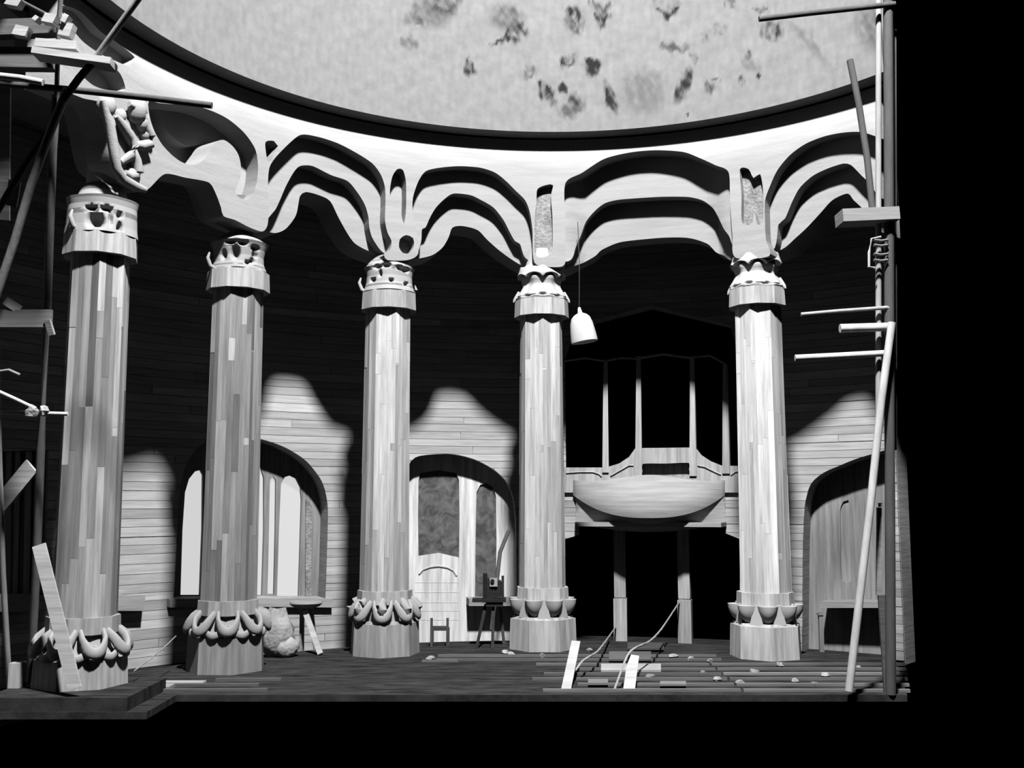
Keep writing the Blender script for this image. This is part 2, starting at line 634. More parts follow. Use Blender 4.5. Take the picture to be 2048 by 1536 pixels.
L3 = [(118, 162), (200, 198), (232, 330), (288, 352), (330, 340), (420, 356), (450, 425), (520, 458), (550, 466), (572, 457), (592, 430),
      (600, 392), (612, 384), (637, 390), (660, 402), (677, 435), (695, 467), (710, 487), (737, 502), (772, 515), (815, 517), (837, 517),
      (865, 510), (885, 495), (897, 475), (905, 455), (925, 452), (955, 460), (975, 480), (1000, 502), (1025, 520), (1045, 531), (1070, 533),
      (1130, 538), (1142, 533), (1165, 520), (1190, 505), (1202, 493), (1240, 477), (1312, 469), (1360, 468), (1385, 472), (1410, 482),
      (1425, 498), (1440, 505), (1465, 520), (1545, 506), (1570, 495), (1590, 477), (1612, 457), (1640, 427), (1665, 400), (1695, 387),
      (1707, 400), (1725, 417), (1745, 440), (1756, 462)]
R1, R2, R3 = 8.85, 9.21, 9.55
TC, TD = on_cyl(270, 300, R2)[0], on_cyl(528, 300, R2)[0]
TA, TB = on_cyl(1131, 420, R2)[0], on_cyl(1462, 420, R2)[0]      # the wide middle arch is cut deeper


def cove(z, th):
    t = min(max((z - 11.55) / 0.9, 0), 1)
    return R1 + 0.30 * t * t


def deeper(R, k):
    def f(z, th):
        s = (th - TA) / (TB - TA)
        e = min(max(min(s, 1 - s) / .12, 0), 1)
        s2 = (th - TC) / (TD - TC)
        e2 = min(max(min(s2, 1 - s2) / .25, 0), 1)
        return R + k * e * e * (3 - 2 * e) + .24 * e2 * e2 * (3 - 2 * e2)
    return f


TRIM = thing('trim_1', 'carved timber architrave stepped back in wave-shaped arches over the columns', 'architrave', (CX, CY + RC, 9.0))
TRIM['kind'] = 'structure'
shell('front_layer', L1, H1, R1, 0.62, M_ARCH, 0.44, TRIM, 12.6, Rf=cove, step=0.07, gu=0.2, gv=0.25)
shell('middle_layer', L2, H2, R2, 0.60, M_ARCH, 0.44, TRIM, 12.5, Rf=deeper(R2, .26), step=0.07)
shell('rear_layer', L3, [], R3, 0.98, M_ARCH, 0.44, TRIM, 12.5, Rf=deeper(R3, .36), step=0.07)

# ------------------------------------------------------------------ columns
SHAFT = [(0, .60), (22, .545), (50, .595), (78, .555), (106, .60), (134, .56), (160, .59), (-160, .59), (-134, .56), (-106, .60), (-78, .555), (-50, .595), (-22, .545)]
SH = [(r * math.sin(math.radians(a)), -r * math.cos(math.radians(a))) for a, r in SHAFT]
ZB, ZT = 1.28, 8.02            # shaft foot, collar foot


def stave_bank():
    """each facet of the shaft is two upright staves wide and broken into lengths: shared by all columns"""
    bank = []
    g = random.Random(11)
    n = len(SH)

    def tap(z):
        return 1.0 - 0.075 * (z - ZB) / (ZT - ZB)
    for i in range(n):
        a0 = SHAFT[i][0]
        if abs(a0) > 150:
            continue
        p, q = Vector(SH[i]), Vector(SH[(i + 1) % n])
        for h in (0, 1):
            a, b = p.lerp(q, h * .5), p.lerp(q, h * .5 + .5)
            cuts = [ZB] + sorted(g.uniform(ZB + .6, ZT - .6) for _ in range(g.choice((2, 2, 3)))) + [ZT + .05]
            for z0, z1 in zip(cuts[:-1], cuts[1:]):
                pr = 1.0 + g.uniform(0, .012)
                e = 0.006
                a2, b2 = a.lerp(b, e), b.lerp(a, e)
                v = []
                for z in (z0 + .002, z1 - .002):
                    k = tap(z) * pr
                    ki = tap(z) * .86
                    v += [(a2.x * k, a2.y * k, z), (b2.x * k, b2.y * k, z), (b2.x * ki, b2.y * ki, z), (a2.x * ki, a2.y * ki, z)]
                me = bpy.data.meshes.new('stave')
                me.from_pydata(v, [], [(0, 3, 2, 1), (4, 5, 6, 7), (0, 1, 5, 4), (1, 2, 6, 5), (2, 3, 7, 6), (3, 0, 4, 7)])
                me.materials.append(M_V)
                bank.append(me)
    core = MB()
    core.prism([(x * .93, y * .93) for x, y in SH], ZB, ZT + .05, tap(ZT))
    o = core.build('shaft', M_V, .3)
    cm = o.data
    bpy.data.objects.remove(o)
    return bank, cm


STAVES, CORE = stave_bank()


def poly_ring(n, r, turn=0.0):
    return [(r * math.sin(2 * math.pi * (k + turn) / n), -r * math.cos(2 * math.pi * (k + turn) / n)) for k in range(n)]


def pits_mod(pits, base_mod=None):
    def f(t, z, r):
        rr = base_mod(t, z, r) if base_mod else r
        x = rr * math.sin(t)
        d = 0
        if abs(t) < 1.6:
            for (px_, pz, sx, sz, dep) in pits:
                q = ((x - px_) / sx) ** 2 + ((z - pz) / sz) ** 2
                d += dep * math.exp(-q * q)
        return rr - min(d, .3)
    return f


def column(letter, px_x, px_y, tone, spread, label, cap_kind, pits, cap_top, base_kind, wood, feet=-0.15):
    # foot found from the pixel of the shaft foot: along that sight line onto the circle of columns
    d = ray(px_x, px_y)
    th, _ = on_cyl(px_x, px_y, RC)
    p = cyl_pt(th, 0, RC)
    rot = -th
    root = thing('column', label, 'column', (p.x, p.y, feet), rot, 'columns of the arcade')

    def part(name, mb, mat, tn, parent=root, smooth=None):
        o = mb.build(name, mat, tn, None, smooth)
        adopt(o, parent, local=True)
        o.location.z = -feet
        return o
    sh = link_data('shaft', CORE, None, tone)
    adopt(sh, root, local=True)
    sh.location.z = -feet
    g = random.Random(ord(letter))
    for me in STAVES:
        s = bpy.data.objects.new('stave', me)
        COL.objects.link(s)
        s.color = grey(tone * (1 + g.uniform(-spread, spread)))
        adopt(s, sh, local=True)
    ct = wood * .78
    # ---- capital
    m = MB()
    m.prism(poly_ring(10, .69, .5), ZT, ZT + .42, .97)
    m.prism(poly_ring(10, .62, .5), ZT + .42, ZT + .47, .97)
    part('collar', m, M_V, ct)
    zb = ZT + .45
    m = MB()
    if cap_kind == 'bell':
        prof = [(zb - .02, .63), (zb + .02, .65), (zb + .06, .63), (zb + .14, .58), (zb + .22, .53), (zb + .3, .485), (zb + .36, .47), (zb + .42, .485),
                (zb + .48, .51), (zb + .53, .52), (zb + .57, .5), (zb + .60, .4)]

        def lob(t, z, r):
            u = (z - zb) / .6
            return r * (1 + .05 * math.cos(8 * t + math.pi) * (0.4 + u)) + (.03 if u < .1 else 0) * math.cos(8 * t)
        fine = [(prof[i][0] + (prof[i + 1][0] - prof[i][0]) * k / 3, prof[i][1] + (prof[i + 1][1] - prof[i][1]) * k / 3) for i in range(len(prof) - 1) for k in range(3)] + [prof[-1]]
        m.lathe(fine, 96, pits_mod(pits, lob))
        part('bell', m, M_CLOTH, ct, smooth=50)
        m = MB()
        n = 96
        prof = [(zb + .50, .40), (zb + .52, .60), (zb + .56, .615), (zb + .62, .60), (zb + .70, .565), (zb + .78, .54), (zb + .84, .44), (zb + .9, .40), (cap_top, .38)]
        v, f = [], []
        for j, (z, r) in enumerate(prof):
            for k in range(n):
                t = 2 * math.pi * k / n - math.pi
                wv = abs(math.sin(4 * t)) if j < 3 else 0
                zz = z + .11 * wv * (1 if j < 2 else .6)
                if 3 <= j <= 5:
                    zz += .07 * math.cos(4 * t) * (j - 2) / 3
                v.append((r * math.sin(t), -r * math.cos(t), zz))
        for i in range(len(prof) - 1):
            for k in range(n):
                f.append((i * n + k, i * n + (k + 1) % n, (i + 1) * n + (k + 1) % n, (i + 1) * n + k))
        f += [tuple(range(n))[::-1], tuple((len(prof) - 1) * n + k for k in range(n))]
        m.add(v, f)
        part('cap', m, M_CLOTH, ct, smooth=50)
        # little curled flaps at the lower corners
        m = MB()
        for s in (-1, 1):
            a = math.radians(88) * s
            pts = [Vector((math.sin(a) * rr, -math.cos(a) * rr, zz)) for rr, zz in ((.56, zb + .2), (.62, zb + .1), (.68, zb + 0.0), (.71, zb - .06))]
            m.tube(pts, [.05, .05, .045, .02], 7)
        part('flap', m, M_CLOTH, ct, smooth=60)
    else:
        if cap_kind == 'roof':
            prof = [(zb, .60), (zb + .06, .58), (zb + .16, .54), (zb + .3, .53), (zb + .46, .56), (zb + .56, .60), (zb + .60, .62), (zb + .64, .57), (zb + .74, .44), (zb + .84, .30), (zb + .90, .22), (cap_top, .26)]
        elif cap_kind == 'dome':
            prof = [(zb, .62), (zb + .1, .59), (zb + .2, .56), (zb + .36, .55), (zb + .5, .57), (zb + .56, .60), (zb + .62, .57), (zb + .72, .50), (zb + .82, .40), (zb + .9, .30), (zb + .94, .24), (cap_top, .28)]
        else:
            prof = [(zb - .05, .66), (zb + .1, .64), (zb + .3, .63), (zb + .5, .62), (zb + .6, .64), (zb + .63, .64), (zb + .64, .50), (zb + .72, .46), (zb + .82, .42), (zb + .92, .36), (zb + .96, .32), (cap_top, .3)]
        fine = [(prof[i][0] + (prof[i + 1][0] - prof[i][0]) * k / 4, prof[i][1] + (prof[i + 1][1] - prof[i][1]) * k / 4) for i in range(len(prof) - 1) for k in range(7)] + [prof[-1]]
        m.lathe(fine, 220, pits_mod(pits, lambda t, z, r: r * (1 + .025 * math.cos(5 * t))))
        cb = part('carved_bell', m, M_CLOTH, ct, smooth=50)
        # the pierced faces are turned towards the stage
        cb.rotation_euler = (0, 0, math.atan2(-p.y, -p.x) - math.atan2(CY - p.y, CX - p.x))
        m = MB()
        for s, hh in ((-1, .22), (1, .16)):
            a = math.radians(97) * s
            pts = [Vector((math.sin(a) * rr, -math.cos(a) * rr, zz)) for rr, zz in ((.56, zb + .0), (.68, zb + .05), (.74, zb + hh), (.70, zb + hh + .12))]
            m.tube(pts, [.05, .05, .04, .02], 7)
        part('curl', m, M_CLOTH, ct, smooth=60)
    # ---- base
    m = MB()
    m.prism(poly_ring(10, .66, 0), 1.02, ZB + .04, .98)
    m.prism(poly_ring(24, .56, 0), .5, 1.03)
    neck = part('neck', m, M_V, ct)
    pl = MB()
    poly = poly_ring(7, .84, .5)
    pl.prism(poly, feet, .58, .97)
    pl.prism([(x * .92, y * .92) for x, y in poly], .58, .64, .96)
    part('plinth', pl, M_V, ct)
    if base_kind == 'pods':
        pod = MB()
        v, f = [], []
        nu, nv = 14, 7
        for j in range(nv + 1):
            ph = math.pi / 2 * j / nv
            for k in range(nu + 1):
                t = math.pi * k / nu - math.pi / 2
                v.append((.245 * math.sin(t) * math.cos(ph) * (1 - .25 * j / nv), -.50 - .36 * math.cos(t) * math.cos(ph), 1.04 - .42 * math.sin(ph)))
        for j in range(nv):
            for k in range(nu):
                f.append((j * (nu + 1) + k, j * (nu + 1) + k + 1, (j + 1) * (nu + 1) + k + 1, (j + 1) * (nu + 1) + k))
        f.append(tuple(range(nu + 1)))
        f.append(tuple(j * (nu + 1) for j in range(nv + 1)))
        f.append(tuple(j * (nu + 1) + nu for j in range(nv + 1))[::-1])
        pod.add(v, f)
        o = pod.build('pod', M_CLOTH, ct, None, 40)
        me = o.data
        bpy.data.objects.remove(o)
        for k in range(8):
            q = bpy.data.objects.new('pod', me)
            COL.objects.link(q)
            q.color = grey(ct)
            adopt(q, root, local=True)
            q.location.z = -feet
            q.rotation_euler = (0, 0, math.radians(22.5 + 45 * k))
        fin = MB()
        fin.add([(-.05, -.5, .6), (.05, -.5, .6), (.16, -.68, .62), (-.16, -.68, .62), (-.045, -.5, 1.1), (.045, -.5, 1.1), (.045, -.66, 1.06), (-.045, -.66, 1.06)],
                [(0, 3, 2, 1), (4, 5, 6, 7), (0, 1, 5, 4), (1, 2, 6, 5), (2, 3, 7, 6), (3, 0, 4, 7)])
        o = fin.build('fin', M_CLOTH, ct)
        me = o.data
        bpy.data.objects.remove(o)
        for k in range(8):
            q = bpy.data.objects.new('fin', me)
            COL.objects.link(q)
            q.color = grey(ct)
            adopt(q, root, local=True)
            q.location.z = -feet
            q.rotation_euler = (0, 0, math.radians(45 * k))
    else:
        nl = 8
        big = 1.0 if base_kind == 'garlands' else .8
        for k in range(nl):
            a0 = 2 * math.pi * k / nl + (0.2 if base_kind == 'garlands' else .39)
            mb = MB()
            pts, rad = [], []
            for j in range(13):
                u = j / 12
                s = (u - .5) * 2
                aa = a0 + s * .33
                dz = 1 - abs(s) ** 2.2
                rr = .60 + .26 * big * dz ** .6
                z = 1.08 - .36 * dz
                pts.append(Vector((rr * math.sin(aa), -rr * math.cos(aa), z)))
                rad.append(.05 + .022 * dz)
            mb.tube(pts, [q * 1.5 for q in rad], 10, flat=.55)
            part('garland', mb, M_CLOTH, ct, smooth=60)
        if base_kind == 'petals':
            for k in range(nl):
                a0 = 2 * math.pi * k / nl + .39
                mb = MB()
                pts = [Vector((rr * math.sin(a0), -rr * math.cos(a0), z)) for rr, z in ((.58, 1.14), (.70, 1.05), (.79, .92), (.76, .76), (.66, .68))]
                mb.tube(pts, [.06, .1, .12, .1, .04], 8)
                part('petal', mb, M_CLOTH, ct * .9, smooth=60)
        else:
            for k in range(nl):
                a0 = 2 * math.pi * k / nl + .2 + math.pi / nl
                mb = MB()
                pts = []
                for j in range(13):
                    s = (j / 12 - .5) * 2
                    aa = a0 + s * .39
                    dz = 1 - abs(s) ** 1.6
                    rr = .66 + .14 * dz
                    pts.append(Vector((rr * math.sin(aa), -rr * math.cos(aa), .80 - .17 * dz)))
                mb.tube(pts, .075, 10, flat=.5)
                part('lower_garland', mb, M_CLOTH, ct, smooth=60)
            mb = MB()
            mb.lathe([(.6, .70), (.66, .71), (.78, .62), (.95, .58)], 32)
            part('belly', mb, M_CLOTH, ct, smooth=40)
    return root, p


PITS_A = [(-.20, 8.86, .10, .05, .2), (.07, 8.85, .11, .06, .2), (-.11, 8.60, .14, .14, .24), (.31, 8.78, .05, .05, .2), (.32, 8.52, .05, .1, .2), (.15, 8.68, .035, .13, .12)]
PITS_B = [(-.19, 9.03, .10, .05, .2), (.07, 9.02, .10, .06, .2), (.34, 8.94, .08, .05, .2), (-.08, 8.80, .09, .14, .2), (.34, 8.80, .06, .06, .16), (-.33, 8.75, .06, .1, .1), (.20, 8.60, .07, .05, .15), (.30, 8.66, .06, .05, .15)]
PITS_C = [(-.30, 9.03, .09, .05, .2), (-.08, 9.05, .12, .06, .2), (.26, 9.02, .09, .055, .2), (.38, 8.98, .08, .05, .2), (.05, 8.69, .06, .045, .16), (-.22, 8.85, .04, .07, .14), (-.40, 8.72, .06, .05, .2), (.42, 8.63, .06, .05, .15)]
PITS_D = [(0, 8.53, .10, .035, .12), (-.42, 8.50, .10, .03, .12), (.42, 8.50, .10, .03, .12)]
columns = {}
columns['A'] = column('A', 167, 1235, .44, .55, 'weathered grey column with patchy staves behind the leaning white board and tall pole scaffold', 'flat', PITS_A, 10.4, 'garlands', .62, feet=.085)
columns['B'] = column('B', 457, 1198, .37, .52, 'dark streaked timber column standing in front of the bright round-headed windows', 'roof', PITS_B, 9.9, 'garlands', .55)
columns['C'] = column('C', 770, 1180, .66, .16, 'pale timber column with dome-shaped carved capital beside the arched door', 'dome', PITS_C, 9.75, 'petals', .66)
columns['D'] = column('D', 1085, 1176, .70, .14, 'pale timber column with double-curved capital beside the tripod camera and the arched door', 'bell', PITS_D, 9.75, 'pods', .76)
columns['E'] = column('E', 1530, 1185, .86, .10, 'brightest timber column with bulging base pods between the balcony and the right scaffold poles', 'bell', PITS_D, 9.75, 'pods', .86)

# ------------------------------------------------------------------ outer wall with its boarding
def arc(R, x0, x1, y):
    return on_cyl(x0, y, R)[0], on_cyl(x1, y, R)[0]


def wall_uv(p, R=RW):
    th, z = on_cyl(p[0], p[1], R)
    return (th * R, z)


NICHE_WIN = [(346, 1215), (352, 1100), (358, 1000), (368, 940), (392, 897), (430, 876), (480, 872), (525, 879), (570, 895), (612, 922), (643, 962), (655, 1010), (654, 1100), (650, 1215)]
NICHE_DOOR = [(812, 1330), (814, 1100), (816, 935), (830, 915), (862, 909), (910, 909), (952, 920), (990, 941), (1015, 967), (1028, 1002), (1032, 1060), (1034, 1330)]
PORTAL = [(1130, 1330), (1130, 1078), (1158, 1070), (1158, 948), (1132, 938), (1130, 720), (1150, 650), (1300, 610), (1460, 650), (1480, 720), (1480, 942), (1450, 952), (1450, 1066), (1480, 1078), (1480, 1330)]
NICHE_RIGHT = [(1604, 1330), (1606, 1100), (1610, 1010), (1622, 968), (1648, 945), (1680, 931), (1712, 918), (1750, 907), (1785, 903), (1788, 1330)]
NICHE_LEFT = [(-60, 1190), (-60, 905), (97, 900), (92, 1190)]


def hole_path(h, smooth=True, R=RW):
    q = [wall_uv(p, R) for p in h]
    return smooth_path(q, .12, closed=False) if smooth else np.array(q)


HOLES = [hole_path(NICHE_WIN), hole_path(NICHE_DOOR), hole_path(PORTAL, False), hole_path(NICHE_RIGHT), hole_path(NICHE_LEFT, False)]
ZF, ZA = -0.15, -0.60         # hall floor, lower floor of the passage behind the columns
TH0, TH1 = math.radians(-92), on_cyl(1787, 800, RW)[0]


def rect(u0, u1, v0, v1, st=.3):
    n = max(1, int((u1 - u0) / st))
    a = [(u0 + (u1 - u0) * k / n, v0) for k in range(n + 1)]
    b = [(u1 + (u0 - u1) * k / n, v1) for k in range(n + 1)]
    return np.array(a + b)


def dodge(q):                 # keep traced edges clear of exact plank edges
    return q


V, T = plate(rect(TH0 * RW, TH1 * RW, ZA - .1, 12.0), HOLES, .3, .6)
vv, ff = solidify_plate(V, T, lambda u, v: cyl_pt(u / RW, v, RW + .05), lambda u, v: cyl_pt(u / RW, v, RW + .75))
wall = link_mesh('wall_back', vv, ff, M_H, .66, None, 40)
struct(wall, 'curved outer wall of level boarding behind the columns', 'wall')

g = random.Random(5)
z = ZA
course = 0
while z < 11.8:
    hgt = g.choice((.2, .22, .24))
    cuts = [TH0 * RW]
    while cuts[-1] < TH1 * RW:
        cuts.append(cuts[-1] + g.uniform(4.5, 8.5))
    cuts[-1] = TH1 * RW
    if cuts[-1] - cuts[-2] < 1.2 and len(cuts) > 2:
        cuts.pop(-2)
    for u0, u1 in zip(cuts[:-1], cuts[1:]):
        ro = rect(u0 + .006, u1 - .006, z + .008, z + hgt - .004, .3)
        V, T = plate(ro, HOLES, .3, 9)
        if len(T) == 0:
            continue
        pr = g.uniform(0, .02)
        vv, ff = solidify_plate(V, T, lambda u, v: cyl_pt(u / RW, v, RW - pr), lambda u, v: cyl_pt(u / RW, v, RW + .06))
        link_mesh('plank', vv, ff, M_H, .66 * g.uniform(.86, 1.08), wall)
    z += hgt
    course += 1

# passage ceiling that closes the space between architrave and wall
V, T = plate(rect(TH0 * 12, TH1 * 12, 9.9, 14.4, .3), [], .4, 1.0)
vv, ff = solidify_plate(V, T, lambda u, v: cyl_pt(u / 12, 12.0, v), lambda u, v: cyl_pt(u / 12, 12.2, v))
o = link_mesh('ceiling_passage', vv, ff, M_H, .5)
struct(o, 'dark boarded ceiling of the passage behind the columns', 'ceiling')

# ------------------------------------------------------------------ floor
mb = MB()
poly = [(-14, 17.9), (6.75, 17.9), (9.6, 25.6)]
th_e = on_cyl(1787, 1200, 10.7)[0]
edge = [cyl_pt(t, 0, 10.7) for t in np.linspace(th_e, math.radians(-80), 40)]
poly = [(-9.6, 17.9), (-6.2, 17.9), (-6.2, 19.45), (7.3, 19.45)] + [(p.x, p.y) for p in edge]
n = len(poly)
mb.add([(x, y, ZF) for x, y in poly] + [(x, y, ZF - .12) for x, y in poly],
       [tuple(range(n)), tuple(range(n, 2 * n))[::-1]] + [(i, (i + 1) % n, n + (i + 1) % n, n + i) for i in range(n)])
floor = mb.build('floor', M_DARK, .05)
struct(floor, 'dark dusty floor of the hall', 'floor')
V, T = plate(rect(math.radians(-80) * 12, on_cyl(1787, 1260, 14.6)[0] * 12, 10.5, 15.2, .3), [], .4, 1.0)
vv, ff = solidify_plate(V, T, lambda u, v: cyl_pt(u / 12, ZA, v), lambda u, v: cyl_pt(u / 12, ZA - .2, v))
o = link_mesh('floor_passage', vv, ff, M_DARK, .05)
struct(o, 'lower floor of the passage behind the columns', 'floor')


def joist(x0, x1, y, wd=.07, ht=.06, tone=.12, skew=0.0, z0=None):
    m = MB()
    z0 = ZF - .01 if z0 is None else z0
    m.add([(x0, y, z0), (x1, y + skew, z0), (x1, y + skew + wd, z0), (x0, y + wd, z0), (x0, y, z0 + ht), (x1, y + skew, z0 + ht), (x1, y + skew + wd, z0 + ht), (x0, y + wd, z0 + ht)],
          [(0, 3, 2, 1), (4, 5, 6, 7), (0, 1, 5, 4), (1, 2, 6, 5), (2, 3, 7, 6), (3, 0, 4, 7)])
    return m.build('floor_joist', M_H, tone, floor)


g = random.Random(21)
for i, y in enumerate(np.arange(19.75, 24.6, .62)):
    x1 = 6.9 + (y - 17.9) * .36
    if y > 23.0:
        joist(-1.7, 4.7, y, tone=.16 + g.uniform(0, .1), skew=g.uniform(-.06, .06))
    else:
        xa = 0.9 + g.uniform(-.5, .6)
        joist(xa, 4.3, y, tone=.16 + g.uniform(0, .12), skew=g.uniform(-.05, .05))
        joist(4.35, x1 - .1, y, tone=.2 + g.uniform(0, .12), skew=g.uniform(-.05, .05))
for y, xa, xb in ((19.75, -7.0, -4.6), (20.3, -6.6, -4.9), (20.9, -5.9, -4.6), (23.3, -2.0, -1.2)):
    joist(xa, xb, y, tone=.2, skew=.04)

# ------------------------------------------------------------------ windows and doors in the outer wall
def px_shell(name, outline, holes, R, thick, mat, tone, parent, smooth=True, st=.08, lin=False):
    ou = np.array([wall_uv(p, R) for p in outline])
    ou = smooth_path(list(ou) + [ou[0]], st)[:-1] if smooth else smooth_path_lin(ou, .3)
    hs = [np.array([wall_uv(p, R) for p in h]) if lin else smooth_path([wall_uv(p, R) for p in h], .08, closed=True) for h in holes]
    V, T = plate(ou, hs, .3, .5)
    vv, ff = solidify_plate(V, T, lambda u, v: cyl_pt(u / R, v, R), lambda u, v: cyl_pt(u / R, v, R + thick))
    return link_mesh(name, vv, ff, mat, tone, parent, 40)


def smooth_path_lin(P, st):
    out = []
    for i in range(len(P)):
        a, b = P[i], P[(i + 1) % len(P)]
        k = max(1, int(np.linalg.norm(b - a) / st))
        out += [a + (b - a) * j / k for j in range(k)]
    return np.array(out)


# window behind the dark column: deep niche, daylight in round-headed lights
def c3(x, y, R):
    th, z_ = on_cyl(x, y, R)
    return cyl_pt(th, z_, R)


RWN = RW + .72
win = thing('window_1', 'deep arched window with tall bright round-headed lights behind the dark streaked column', 'window', c3(500, 1215, RWN))
win['kind'] = 'structure'
LIGHTS = [[(361, 1190), (365, 1060), (370, 985), (378, 958), (390, 943), (401, 940), (406, 950), (405, 1060), (400, 1190)],
          [(420, 1190), (424, 1060), (428, 985), (440, 950), (455, 940), (470, 950), (476, 985), (474, 1060), (470, 1190)],
          [(500, 1190), (504, 1060), (508, 950), (514, 930), (521, 933), (528, 955), (528, 1060), (524, 1190)],
          [(535, 1188), (538, 1060), (540, 960), (546, 953), (552, 960), (551, 1060), (548, 1188)],
          [(554, 1193), (558, 1060), (562, 967), (570, 954), (580, 951), (592, 957), (601, 975), (603, 1000), (600, 1100), (597, 1195)]]
px_shell('tracery', [(335, 1225), (338, 860), (668, 860), (666, 1225)], LIGHTS, RWN, .12, M_V, .34, win, smooth=False, lin=True)
for L in LIGHTS:
    x0, x1 = min(p[0] for p in L) - 4, max(p[0] for p in L) + 4
    y0, y1 = min(p[1] for p in L) - 6, max(p[1] for p in L) + 5
    px_shell('pane', [(x0, y1), (x0, y0), (x1, y0), (x1, y1)], [], RWN + .09, .02, M_PANE, .6, win, smooth=False)
px_shell('sill', [(340, 1215), (340, 1198), (665, 1198), (665, 1215)], [], RW - .18, .95, M_H, .5, win, smooth=False)
px_shell('side_panel', [(611, 1192), (612, 1000), (624, 1010), (622, 1192)], [], RWN - .05, .06, M_ROUGH, .42, win, smooth=False)

# arched door between the two pale columns
RDN = RW + .55
door = thing('door_1', 'pale framed door in a deep arched niche with grey etched glass panels', 'door', c3(920, 1285, RDN))
door['kind'] = 'structure'
G1 = [(837, 1112), (836, 1030), (837, 960), (841, 946), (878, 940), (912, 946), (918, 960), (919, 1030), (918, 1115), (878, 1106)]
G2 = [(950, 1196), (951, 1080), (953, 985), (960, 970), (973, 966), (986, 974), (992, 992), (993, 1080), (992, 1196)]
px_shell('frame', [(806, 1345), (806, 895), (1050, 895), (1050, 1345)], [G1, G2], RDN, .1, M_V, .92, door, smooth=False, lin=True)
px_shell('glass_panel', [(830, 1120), (830, 934), (925, 934), (925, 1120)], [], RDN + .06, .03, M_ETCH, .3, door, smooth=False)
px_shell('glass_panel', [(944, 1202), (944, 960), (999, 960), (999, 1202)], [], RDN + .06, .03, M_ETCH, .3, door, smooth=False)
m = MB()
m.tube([c3(x, y, RDN - .01) for x, y in ((838, 1148), (846, 1139), (860, 1134), (878, 1132), (895, 1135), (907, 1141), (913, 1151))], .03, 6)
m.build('moulding', M_V, .92, door, 50)
m = MB()
for yy in (1165, 1185, 1205, 1222, 1240):
    m.tube([c3(x, yy, RDN) for x in (830, 860, 890, 918)], .008, 5)
m.build('board_joint', M_V, .92, door)
px_shell('ledge', [(938, 1212), (938, 1198), (1042, 1198), (1042, 1212)], [], RW - .1, .7, M_H, .5, door, smooth=False)

# windows half seen at both ends
win = thing('window_2', 'shadowed arched window with one pale upright panel beyond the brightest column', 'window', c3(1715, 1205, RWN))
win['kind'] = 'structure'
P1 = [(1683, 1160), (1681, 1080), (1680, 1020), (1687, 1003), (1697, 1000), (1699, 1080), (1702, 1162)]
px_shell('tracery', [(1592, 1345), (1592, 880), (1789, 880), (1789, 1345)], [P1], RWN, .12, M_V, .34, win, smooth=False)
px_shell('panel', [(1678, 1165), (1678, 996), (1704, 996), (1704, 1165)], [], RWN + .06, .02, M_V, .45, win, smooth=False)
px_shell('sill', [(1640, 1216), (1640, 1204), (1788, 1204), (1788, 1216)], [], RW - .1, .8, M_H, .5, win, smooth=False)
win = thing('window_3', 'shadowed window of upright slats behind the left pole scaffold', 'window', c3(40, 1190, RWN))
win['kind'] = 'structure'
px_shell('backing', [(-70, 1200), (-70, 895), (104, 890), (100, 1200)], [], RW + .5, .1, M_V, .34, win, smooth=False)
for x, tn, wd in ((-2, .45, 10), (18, .45, 12), (36, .45, 10), (58, .45, 12), (75, .45, 8), (90, .45, 8)):
    px_shell('slat', [(x - wd / 2 - 6, 1188), (x - wd / 2, 903), (x + wd / 2, 903), (x + wd / 2 - 6, 1188)], [], RW + .08, .12, M_V, tn, win, smooth=False)
m = MB()
for x0, x1 in ((-30, 60), (208, 280)):
    pts = [c3(x0 + (x1 - x0) * k / 6, 1205, RW - .1) for k in range(7)]
    for i in range(6):
        m.beam(pts[i], pts[i + 1], .36, .45, (0, 0, 1))
o = m.build('trim_2', M_H, .5)
struct(o, 'short moulded rail on the outer wall beside the weathered column', 'rail')

# ------------------------------------------------------------------ balcony and portal between the two brightest columns
RB = RW - .12
bal = thing('balcony', 'timber balcony with bowed boat-shaped parapet and four thin posts between two pale columns', 'balcony', c3(1302, 1070, RB))
px_shell('shoulder_frame', [(1128, 985), (1128, 935), (1200, 935), (1212, 935), (1238, 927), (1258, 914), (1270, 897), (1285, 896), (1378, 895), (1392, 897),
                            (1402, 910), (1420, 922), (1442, 931), (1482, 932), (1482, 985)], [[(1285, 928), (1331, 927), (1378, 926), (1378, 938), (1378, 951), (1331, 954), (1285, 957), (1285, 942)]],
         RB, .14, M_V, .62, bal, smooth=False)
px_shell('rear_panel', [(1270, 965), (1270, 920), (1390, 920), (1390, 965)], [], RB + .3, .04, M_V, .5, bal, smooth=False)
for x, wd, y0, y1, xt in ((1211, 13, 945, 722, 1211), (1277, 14, 957, 712, 1277), (1386, 14, 952, 712, 1384), (1452, 15, 947, 728, 1450)):
    px_shell('post', [(x - wd / 2, y0), (xt - wd * .3, y1), (xt + wd * .3, y1), (x + wd / 2, y0)], [], RB - .06, .16, M_V, .62, bal, smooth=False)
m = MB()
m.tube([c3(x, y, RB) for x, y in ((1274, 717), (1300, 712), (1328, 708), (1355, 712), (1388, 716))], .045, 6)
m.tube([c3(x, y, RB) for x, y in ((1388, 714), (1420, 711), (1452, 728))], .035, 6)
m.tube([c3(x, y, RB) for x, y in ((1128, 722), (1170, 716), (1211, 722), (1240, 716), (1274, 717))], .035, 6)
m.build('top_rail', M_V, .6, bal, 60)
for pts in (((1132, 946), (1160, 944), (1185, 944), (1198, 948), (1203, 953)), ((1221, 952), (1240, 941), (1258, 931), (1267, 931)), ((1395, 931), (1410, 934), (1428, 943), (1442, 949)), ((1462, 950), (1470, 944), (1480, 942))):
    m = MB()
    m.tube([c3(x, y, RB - .01) for x, y in pts], .028, 6)
    m.build('moulding', M_V, .62, bal, 60)


